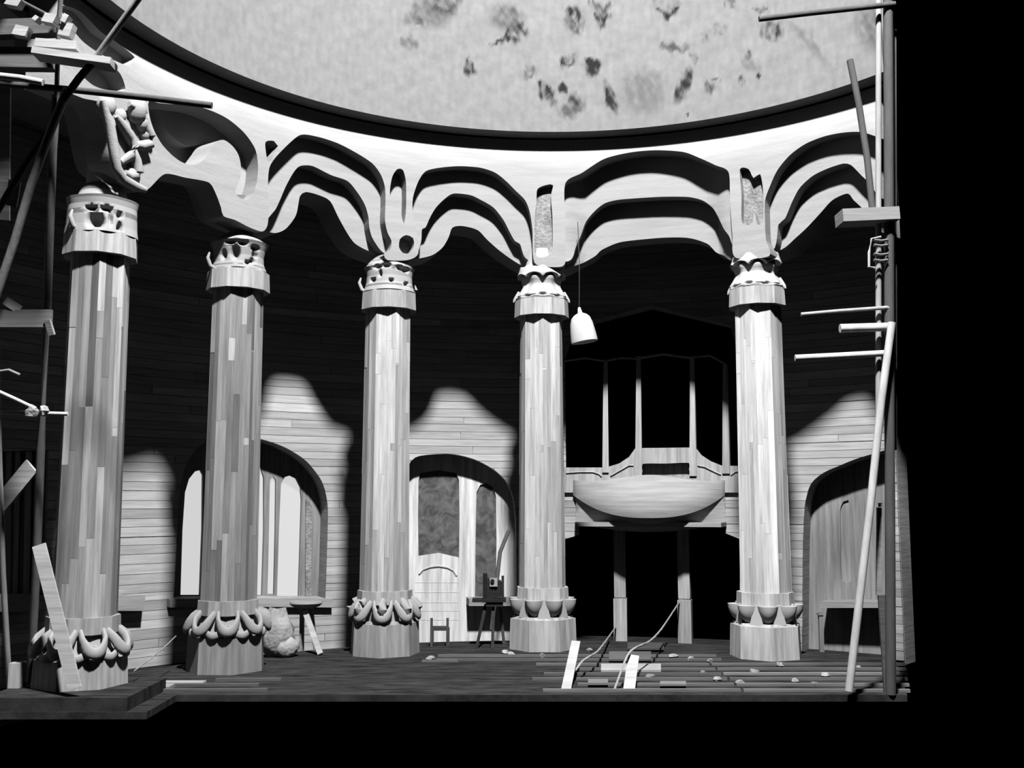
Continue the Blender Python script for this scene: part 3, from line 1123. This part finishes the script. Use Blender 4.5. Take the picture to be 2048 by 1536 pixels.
def bowed(name, xl, xr, ytop, ybot, r_edge, bulge, low_in, tone, mat):
    """ytop(s), ybot(s): pixel rows across s in -1..1, carried onto the bowed surface"""
    v, f = [], []
    ns, nt_ = 36, 12
    for layer in (0, 1):
        for i in range(ns + 1):
            s_ = -1 + 2 * i / ns
            for j in range(nt_ + 1):
                t = j / nt_
                b = (1 - abs(s_) ** 2.4)
                R = r_edge - bulge * b * (math.sin(math.pi * (.24 + .36 * t)) if low_in else (1 - .35 * t)) + layer * .12
                x = xl + (xr - xl) * (s_ + 1) / 2
                y = ytop(s_) + (ybot(s_) - ytop(s_)) * t
                v.append(c3(x, y, R))
    N = (ns + 1) * (nt_ + 1)
    for i in range(ns):
        for j in range(nt_):
            a = i * (nt_ + 1) + j
            q = (a, a + 1, a + nt_ + 2, a + nt_ + 1)
            f.append(q)
            f.append(tuple(N + k for k in q[::-1]))
    for i in range(ns):
        for j in (0, nt_):
            a = i * (nt_ + 1) + j
            b_ = a + nt_ + 1
            f.append((a, b_, b_ + N, a + N))
    for j in range(nt_):
        for i in (0, ns):
            a = i * (nt_ + 1) + j
            f.append((a, a + 1, a + 1 + N, a + N))
    return link_mesh(name, v, f, mat, tone, bal, 50)


bowed('parapet', 1146, 1450, lambda s: 956 - 6 * math.cos(s * 4), lambda s: 1036 - 46 * abs(s) ** 2.6, RB - .02, 1.25, True, .62, M_H)
bowed('skirt', 1152, 1450, lambda s: 1024 - 40 * abs(s) ** 2.6, lambda s: 1064 - 18 * abs(s) ** 2, RB, .95, False, .62, M_H)
V, T = plate(rect(on_cyl(1150, 1060, RB)[0] * RB, on_cyl(1452, 1060, RB)[0] * RB, RB - .75, RB + 1.0, .3), [], .4, .5)
zz = on_cyl(1300, 1052, RB)[1]
vv, ff = solidify_plate(V, T, lambda u, v: cyl_pt(u / RB, zz, v), lambda u, v: cyl_pt(u / RB, zz + .12, v))
link_mesh('deck', vv, ff, M_H, .62, bal)
ZDECK = zz
for x, wd, lab in ((1239, 23, 'left'), (1367, 22, 'right')):
    p = c3(x, 1060, RW + .45)
    t = thing('portal_post', 'square timber post under the balcony, ' + ('beside the double-curved column' if lab == 'left' else 'beside the brightest column'), 'post', (p.x, p.y, ZA), -on_cyl(x, 1060, RW)[0], 'posts under the balcony')
    for nm, z0, z1, hw in (('foot', ZA, .62, .19), ('stem', .66, zz + .002, .165)):
        m = MB()
        m.box((-hw, -hw, z0 - ZA), (hw, hw, z1 - ZA))
        q = m.build(nm, M_V, .6)
        adopt(q, t, local=True)
    m = MB()
    m.box((-.15, -.15, .62 - ZA), (.15, .15, .66 - ZA))
    q = m.build('joint', M_V, .6)
    adopt(q, t, local=True)

for h in (H1[6], H1[7]):
    cxh, cyh = sum(p[0] for p in h) / len(h), sum(p[1] for p in h) / len(h)
    px_shell('hewn_patch', [(cxh + (x - cxh) * 1.15, cyh + (y - cyh) * 1.05) for x, y in h], [], R1 + .2, .2, M_ROUGH, .38, TRIM)

# ------------------------------------------------------------------ impost and carved pendant over the weathered column
pen = MB()
CA = columns['A'][1]
SPN = [((205, 200), (218, 245), (228, 300), (232, 335), (245, 358), (268, 372), (290, 380)), ((232, 232), (246, 252), (260, 275), (268, 292), (262, 312), (240, 325)),
       ((258, 208), (280, 220), (292, 250), (302, 272), (300, 288), (282, 292), (268, 290)), ((268, 292), (272, 320), (278, 345), (272, 355), (258, 352), (250, 345))]
for k, sp in enumerate(SPN):
    m = MB()
    m.tube([c3(x, y, R1 - .12) for x, y in sp], [.05] + [.1] * (len(sp) - 2) + [.06], 8)
    m.build('carved_rib', M_ARCH, .44, TRIM, 60)
m = MB()
for (x, y, r_) in ((272, 222, .22), (283, 245, .16), (212, 212, .2), (240, 232, .12), (290, 268, .12), (262, 350, .12)):
    m.lump(c3(x, y, R1 - .05), (r_, r_, r_ * 1.2), seed=int(x), n=12, rough=.1)
m.build('carved_boss', M_ARCH, .44, TRIM, 60)

# ------------------------------------------------------------------ pole scaffold on the left
def pole(name, label, pts, rpx, tone, cat='pole', group=None, n=9, mat=None, taper=1.0):
    """pts: (x, y, depth) traced points at their own distance; rpx radius in photograph pixels"""
    P = [at_y(x, y, d) for x, y, d in pts]
    r = rpx / FPX * sum(p[2] for p in pts) / len(pts)
    base = min(P, key=lambda p: p.z)
    m = MB()
    k = len(P)
    m.tube(P, [r * (1 + (taper - 1) * i / max(1, k - 1)) for i in range(k)], n)
    o = m.build(name, mat or M_POLE, tone, None, 60)
    return tag(o, label, cat, group)


def board(name, label, p, q, wpx, thick, tone, cat='board', side=None, group=None):
    a, b = at_y(*p), at_y(*q)
    m = MB()
    m.beam(a, b, wpx / FPX * (p[2] + q[2]) / 2, thick, side)
    return tag(m.build(name, M_H, tone), label, cat, group)


def foot_y(x, d):             # pixel row where something at that depth meets the hall floor
    p = Vector((0, d, ZF)) - EYE
    f = p.y * CP + p.z * SP
    return 768 - FPX * (-p.y * SP + p.z * CP) / f


D = 0.0                        # offset from the leaning plane of the scaffold
sc = thing('pole_scaffold', 'scaffold of lashed poles and boards standing before the weathered column', 'scaffold', at_y(60, foot_y(60, 19.4), 19.4))


def lean(p):                   # the left scaffold leans: its top stands closer to the hall axis than its feet
    return (p[0], p[1], p[2] + 15.9 + 3.5 * p[1] / 1373) if p[2] < 5 else p


def spole(nm, pts, rpx, tone, parent=sc):
    pts = [lean(p) for p in pts]
    P = [at_y(*p) for p in pts]
    m = MB()
    m.tube(P, rpx / FPX * pts[0][2], 9)
    return m.build(nm, M_POLE, tone, parent, 60)


def sboard(nm, p, q, wpx, thick, tone, parent=sc, side=None):
    m = MB()
    p, q = lean(p), lean(q)
    m.beam(at_y(*p), at_y(*q), wpx / FPX * p[2], thick, side)
    return m.build(nm, M_H, tone, parent)


spole('standard', [(113, 190, D), (105, 300, D), (93, 640, D), (82, 900, D), (72, 1150, D), (60, foot_y(0, 19.4), D)], 9, .20)
spole('standard', [(-8, 590, D), (-2, 900, D), (6, 1150, D), (20, foot_y(0, 19.4), D)], 6, .42)
spole('brace', [(135, 178, D - .5), (100, 265, D - .5), (62, 370, D - .5), (30, 480, D - .5), (-10, 600, D - .5)], 9, .62)
spole('brace', [(282, -10, D - .6), (235, 55, D - .6), (188, 120, D - .6)], 7, .5)
spole('brace', [(188, 122, D - .6), (158, 156, D - .6), (126, 200, D - .6)], 8, .12)
spole('brace', [(96, 262, D - .2), (50, 330, D - .2), (-10, 430, D - .2)], 7, .12)
spole('ledger', [(-15, 166, D - .25), (130, 178, D - .25), (300, 196, D - .25), (424, 211, D - .25)], 7, .12)
spole('ledger', [(-15, 150, D - .75), (40, 156, D - .75), (86, 165, D - .75)], 7, .62)
spole('ledger', [(-10, 824, D - .3), (60, 826, D - .3), (136, 828, D - .3)], 4, .75)
spole('rod', [(-10, 780, D - .35), (30, 798, D - .35), (72, 818, D - .35)], 4, .75)
spole('rod', [(-10, 744, D - .3), (18, 740, D - .3), (40, 750, D - .3)], 3, .4)
spole('brace', [(28, -5, D - .2), (95, 30, D - .2), (140, 62, D - .2)], 4, .12)
spole('standard', [(122, -10, D - .1), (118, 40, D - .1), (113, 195, D - .1)], 5, .25)
sboard('platform_board', (72, 108, D - .6), (228, 130, D - .6), 14, .35, .6, side=(0, 0, 1))
sboard('platform_board', (78, 92, D - .4), (160, 98, D - .4), 18, .3, .62, side=(0, 0, 1))
sboard('platform_board', (-20, 60, D + .1), (118, 55, D + .1), 34, .2, .2, side=(0, 0, 1))
sboard('platform_board', (-20, 118, D + .1), (112, 120, D + .1), 44, .2, .2, side=(0, 0, 1))
sboard('guard_board', (-20, 637, D - .25), (104, 637, D - .25), 36, .06, .30, side=(0, 0, 1))
sboard('bracket', (95, 640, D - .3), (104, 670, D - .3), 12, .06, .6)
sboard('upright_board', (10, 175, D + .25), (8, 440, D + .25), 24, .05, .62)  # added pale board standing in for a bright background at this edge
sboard('gusset', (30, 362, D - .1), (22, 412, D - .1), 24, .04, .6)
sboard('gusset', (10, 600, D - .2), (40, 620, D - .2), 18, .04, .5)
m = MB()
m.lump(at_y(*lean((62, 822, D - .32))), (.13, .1, .12), 4, 8)
m.lump(at_y(*lean((88, 822, D - .32))), (.08, .08, .1), 5, 8)
m.build('lashing', M_STONE, .55, sc)
for i, (x, y, a, b) in enumerate(((30, 8, 14, 7), (102, 40, 12, 9), (45, 65, 14, 10), (75, 40, 4, 4), (133, 40, 5, 8), (135, 62, 12, 14))):
    m = MB()
    c = at_y(*lean((x, y, D - .3)))
    k = 15.9 / FPX
    m.add([c + Vector((sx * a * k + sz * .03, sy * .08, sz * b * k - sx * .02)) for sz in (-1, 1) for sx, sy in ((-1, -1), (1, -1), (1, 1), (-1, 1))],
          [(0, 3, 2, 1), (4, 5, 6, 7), (0, 1, 5, 4), (1, 2, 6, 5), (2, 3, 7, 6), (3, 0, 4, 7)])
    m.build('wedge', M_H, .6, sc)

D2 = 17.98
board('leaning_board', 'long white board leaning against the weathered column base', (78, 1090, D2 + .25), (150, 1378, D2), 26, .05, .68, side=(1, 0, 0))
board('slanting_board', 'short broad white board lashed slantwise behind the lashed poles', (-10, 1022, 19.0), (64, 932, 18.8), 36, .05, .75, side=(0, 0, 1))
m = MB()
m.box((-9.0, 17.92, ZF - .005), (-6.55, 19.9, .083))  # added block, dark so the ground below the column stays black
tag(m.build('added_platform', M_DARK, .05), 'added low dark platform under the weathered column and the leaning white board', 'platform')
for i, (x0, x1, y0, y1, z0, tn) in enumerate(((-7.35, -6.5, 19.95, 20.3, 0, .45), (-7.2, -6.0, 20.4, 20.65, 0, .5), (-7.4, -6.75, 20.0, 20.25, .06, .6))):
    m = MB()
    m.box((x0, y0, ZF + z0 + (.0 if z0 == 0 else 0)), (x1, y1, ZF + z0 + .06))
    tag(m.build('offcut', M_H, tn), ('pale plank offcut lying topmost on another beside the weathered column' if z0 else ('wide pale plank offcut under another beside the weathered column' if i == 0 else 'long pale plank offcut lying flat on the dark floor near the weathered column')), 'offcut')
m = MB()
c = at_y(34, 1345, 18.9)
m.box((c.x - .1, c.y - .12, .084), (c.x + .1, c.y + .12, c.z + .18))
tag(m.build('upright_block', M_V, .75), 'small upright white block at the foot of the left poles', 'block')

# ------------------------------------------------------------------ scaffold on the right
D = 19.6
sc2 = thing('tall_scaffold', 'tall dark scaffold of uprights, ledgers and a ladder-like frame beside the brightest column', 'scaffold', at_y(1778, foot_y(0, D), D))
spole('standard', [(1757, -15, D), (1757, 300, D), (1757, 600, D), (1757, 840, D - .05)], 6, .42, sc2)
spole('standard', [(1776, -15, D - .1), (1778, 400, D - .1), (1779, 800, D - .1), (1782, foot_y(0, D - .1), D - .1)], 10, .12, sc2)
spole('standard', [(1789, 60, D + .2), (1790, 500, D + .2), (1790, 900, D + .2)], 4, .3, sc2)
spole('ledger', [(1518, 38, D - .2), (1620, 26, D - .2), (1790, 8, D - .2)], 6, .12, sc2)
spole('brace', [(1700, 120, D - .25), (1718, 210, D - .25), (1735, 320, D - .25), (1746, 430, D - .25)], 7, .12, sc2)
spole('ledger', [(1602, 629, D - .15), (1680, 622, D - .15), (1780, 615, D - .15)], 4, .5, sc2)
spole('ledger', [(1680, 657, D - .25), (1780, 654, D - .25)], 9, .8, sc2)
spole('ledger', [(1590, 716, D - .2), (1670, 712, D - .2), (1780, 706, D - .2)], 6.5, .8, sc2)
sboard('platform_board', (1678, 437, D - .1), (1790, 432, D - .1), 26, .5, .42, sc2, (0, 0, 1))
m = MB()
m.tube([at_y(x, y, D - .22) for x, y in ((1762, 474), (1743, 478), (1738, 505), (1738, 534), (1750, 536))], .025, 6)
m.build('clamp', M_POLE, .6, sc2)
m = MB()
for y in (480, 490, 508, 520):
    m.tube([at_y(x, yy, D - .22) for x, yy in ((1748, y), (1762, y + 2), (1776, y))], .03, 6)
m.build('rope_lashing', M_POLE, .2, sc2)
spole('leaning_standard', [(1784, 645, D - .35), (1763, 800, D - .35), (1742, 1000, D - .35), (1720, 1190, D - .35), (1698, foot_y(0, D - .35) - 12, D - .35)], 8, .72, sc2)
sboard('upright_board', (1758, 1015, D + .1), (1757, 1190, D + .1), 9, .06, .35, sc2)
sboard('upright_board', (1764, 1190, D + .1), (1776, foot_y(0, D + .1), D + .1), 16, .06, .14, sc2)
sboard('bracket', (1757, 1010, D), (1785, 1008, D), 8, .05, .4, sc2, (0, 0, 1))

# ------------------------------------------------------------------ loose things on the floor
board('upright_plank', 'slim white plank standing on the dark floor in front of the double-curved column', (1152, 1284, 22.0), (1132, foot_y(0, 19.9), 19.9), 18, .05, .6, side=(1, 0, 0))
board('stub_plank', 'broad white plank end propped up in front of the portal', (1267, 1312, 20.6), (1258, foot_y(0, 19.9), 19.9), 22, .06, .62, side=(1, 0, 0))


def flat_board(x0, x1, ynear, yfar, tone, label, z=ZF + .05, h=.04):
    a, b = at_z(x0, ynear, z), at_z(x1, ynear, z)
    c, d = at_z(x1, yfar, z), at_z(x0, yfar, z)
    m = MB()
    v = [a, b, c, d]
    m.add([p for p in v] + [p + Vector((0, 0, h)) for p in v], [(0, 3, 2, 1), (4, 5, 6, 7), (0, 1, 5, 4), (1, 2, 6, 5), (2, 3, 7, 6), (3, 0, 4, 7)])
    return tag(m.build('loose_board', M_H, tone), label, 'board')


flat_board(1202, 1322, 1344, 1331, .5, 'pale board lying flat beside the broad white plank end')
flat_board(1218, 1302, 1322, 1306, .16, 'grey board lying flat between the pale board and the portal')
flat_board(1255, 1328, 1300, 1288, .12, 'dark grey board lying flat just before the portal posts')
flat_board(1176, 1216, 1370, 1362, .3, 'short grey board lying near the foot of the slim white plank')
flat_board(1320, 1372, 1372, 1366, .35, 'narrow pale board lying on the joists')
chips = [(1435, 1358), (1405, 1347), (1510, 1345), (1590, 1362), (1380, 1318), (1420, 1322), (1650, 1350), (1300, 1352), (1560, 1330), (1480, 1365),
         (1010, 1305), (1022, 1309), (860, 1317), (1085, 1312), (1180, 1300), (1715, 1335), (1345, 1312), (1630, 1368)]
g = random.Random(3)
for i, (x, y) in enumerate(chips):
    p = at_z(x, y, ZF + .03)
    m = MB()
    m.lump((0, 0, 0), (g.uniform(.06, .16), g.uniform(.05, .1), g.uniform(.04, .07)), i, 8, rough=.3)
    o = m.build('wood_chip', M_STONE, g.uniform(.25, .6))
    o.location = (p.x, p.y, ZF + .03)
    o.rotation_euler = (0, 0, g.uniform(0, 3))
    tag(o, ('small pale wood chip lying on the dark floor before the arched door' if x < 1030 else 'small pale wood chip lying beside the slim white plank' if x < 1200 else 'small pale wood chip lying on the joists before the portal' if x < 1440 else 'small pale wood chip lying on the joists in front of the brightest column'), 'wood chip', 'chips scattered over the floor')


def rope(name, label, pts, rad, tone):
    m = MB()
    P = smooth_path([p if isinstance(p, Vector) else at_y(*p) for p in pts], .15)
    m.tube(P, rad, 6)
    return tag(m.build(name, M_POLE, tone, None, 60), label, 'rope')


rope('rope', 'thin rope slanting from the slim white plank up to the portal post', [(1150, 1342, 20.9), (1165, 1322, 21.3), (1195, 1303, 22.5), c3(1231, 1255, RW + .24)], .022, .5)
rope('rope', 'slack rope running past the broad white plank end into the portal', [(1228, foot_y(0, 19.9), 19.9), (1258, 1306, 20.5), (1300, 1282, 22.5), (1325, 1255, 25), c3(1358, 1205, RW + .24)], .022, .5)
rope('rope', 'thin cord strung between the two streaked left columns near the floor', [(268, 1342, 19.4), (300, 1318, 20.2), (330, 1293, 21), (352, 1272, 21.8)], .012, .4)

# heap, trestle and strut beside the dark column
m = MB()
c = at_y(553, 1250, 24.2)
m.lump((c.x, 24.2, ZF + .48), (.42, .36, .6), 8, 14, rough=.16)
m.lump((c.x - .35, 24.1, ZF + .78), (.32, .3, .36), 9, 12, rough=.15)
m.lump((c.x + .22, 24.15, ZF + .2), (.3, .28, .26), 10, 12, rough=.15)
tag(m.build('rubble_heap', M_STONE, .42, None, 70), 'rough grey heap of rubble beside the dark streaked column', 'rubble')
c = at_y(612, 1210, 24.9)
t = thing('work_trestle', 'small round-edged trestle with a slanting strut beside the rubble heap', 'trestle', (c.x, 24.9, ZF))
m = MB()
m.lathe([(c.z - .12, .10), (c.z - .02, .33), (c.z + .05, .40), (c.z + .09, .38)], 20)
m.v = [(x + c.x, y + 24.9, z_) for x, y, z_ in m.v]
m.build('top', M_H, .5, t, 40)
m = MB()
m.beam(at_y(610, 1222, 24.75), at_y(641, foot_y(0, 24.4) - 2, 24.4), .13, .08)
m.build('strut', M_H, .6, t)
m = MB()
m.beam((c.x - .1, 24.95, c.z - .05), (c.x - .12, 25.1, ZF), .1, .1)
m.beam((c.x + .1, 24.95, c.z - .05), (c.x + .2, 25.2, ZF), .1, .1)
m.build('leg', M_H, .5, t)

# plate camera on a tripod
dy = 25.75
c = at_y(987, 1280, dy)
cx = c.x
k = dy / FPX
t = thing('tripod_camera', 'dark wooden plate camera on a tripod beside the arched door', 'camera', (cx, dy, ZF))


def zpx(y):
    return at_y(987, y, dy).z


def xpx(x):
    return at_y(x, 1180, dy).x


m = MB()
m.box((xpx(966), dy - .15, zpx(1204)), (xpx(974), dy + .22, zpx(1147)))
m.build('rear_standard', M_H, .03, t)
m = MB()
for i in range(5):
    x0 = xpx(974) + i * (xpx(1004) - xpx(974)) / 5
    wd = (xpx(1004) - xpx(974)) / 5
    hh = (.26 - .012 * i)
    zc = zpx(1178)
    m.box((x0, dy - .12 + .006 * i, zc - hh), (x0 + wd * .6, dy + .16, zc + hh))
    m.box((x0 + wd * .6, dy - .09, zc - hh + .03), (x0 + wd, dy + .13, zc + hh - .03))
m.build('bellows', M_H, .035, t)
m = MB()
m.box((xpx(1003), dy - .13, zpx(1203)), (xpx(1008), dy + .15, zpx(1152)))
m.build('front_standard', M_H, .05, t)
m = MB()
m.box((xpx(980), dy - .16, zpx(1172)), (xpx(995), dy - .13, zpx(1155)))
m.build('brass_plate', M_CLOTH, .5, t)
m = MB()
m.tube([(xpx(985), dy - .17, zpx(1161)), (xpx(985), dy - .2, zpx(1161))], .05, 12)
m.build('lens', M_CLOTH, .02, t)
m = MB()
m.box((xpx(945), dy - .2, zpx(1203)), (xpx(1012), dy + .25, zpx(1197)))
m.box((xpx(972), dy - .16, zpx(1212)), (xpx(1006), dy + .2, zpx(1203)))
m.build('bed', M_H, .03, t)
for a, b, yo in ((972, 953, -.25), (987, 985, -.4), (1000, 1008, .45)):
    m = MB()
    m.beam((xpx(a), dy, zpx(1208)), (at_y(b, 1280, dy + yo).x, dy + yo, ZF), .075, .05)
    m.build('leg', M_H, .05 if b < 1000 else .35, t)
pole('leaning_stick', 'dark stick leaning against the door niche behind the plate camera', [(983, 1146 + 115, 26.9), (1000, 1105, 27.9), (1017, 1062, 28.6)], 4, .12, 'stick')

# small trestle before the door
dy = 25.8
x0, x1 = at_y(863, 1260, dy).x, at_y(895, 1260, dy).x
zt = at_y(878, 1236, dy).z
zm = at_y(878, 1258, dy).z
t = thing('small_stool', 'small dark wooden stool frame with one cross rail before the arched door', 'stool', ((x0 + x1) / 2, dy, ZF))
for x in (x0, x1):
    for yy in (dy, dy + .36):
        m = MB()
        m.box((x - .03, yy - .03, ZF), (x + .03, yy + .03, zt if yy == dy else zm))
        m.build('leg', M_V, .1, t)
m = MB()
m.box((x0, dy - .025, zm - .04), (x1, dy + .025, zm + .035))
m.build('cross_rail', M_H, .1, t)
m = MB()
m.box((x0, dy + .335, zm - .04), (x1, dy + .385, zm + .03))
m.build('cross_rail', M_H, .1, t)

# thin post beyond the brightest column
p = at_y(1643, 1290, 24.9)
m = MB()
m.box((p.x - .05, 24.85, ZF), (p.x + .05, 24.95, at_y(1643, 1226, 24.9).z))
m.box((p.x - .07, 24.83, at_y(1643, 1230, 24.9).z), (p.x + .07, 24.97, at_y(1643, 1226, 24.9).z))
tag(m.build('short_post', M_V, .3), 'short thin post standing beyond the brightest column', 'post')

# bell-shaped shade hanging beside the double-curved capital
dy = 24.55
c = at_y(1168, 650, dy)
t = thing('hanging_shade', 'white bell-shaped cloth shade hanging beside the double-curved capital', 'lamp shade', (c.x, dy, at_y(1168, 686, dy).z))
k = dy / FPX
prof = [(0, 27), (6, 27), (20, 25.5), (38, 23), (50, 19), (56, 13), (60, 5), (66, 4), (72, 2.5)]
m = MB()
z0 = at_y(1168, 684, dy).z
m.lathe([(z_ * k, r_ * k) for z_, r_ in prof], 28, lambda t_, z_, r_: r_ * (1 + .04 * math.sin(3 * t_)))
R_ = Matrix.Rotation(math.radians(-9), 3, 'Y')
m.v = [tuple(R_ @ Vector(q) + Vector((c.x + .02, dy, z0))) for q in m.v]
m.build('shade', M_CLOTH, .74, t, 50)
tip = R_ @ Vector((0, 0, 71 * k)) + Vector((c.x + .02, dy, z0))
m = MB()
m.tube([tip, (tip.x + .02, dy + .1, 9.2), (tip.x + .02, dy + .62, 10.4)], .01, 5)
m.build('wire', M_POLE, .08, t)
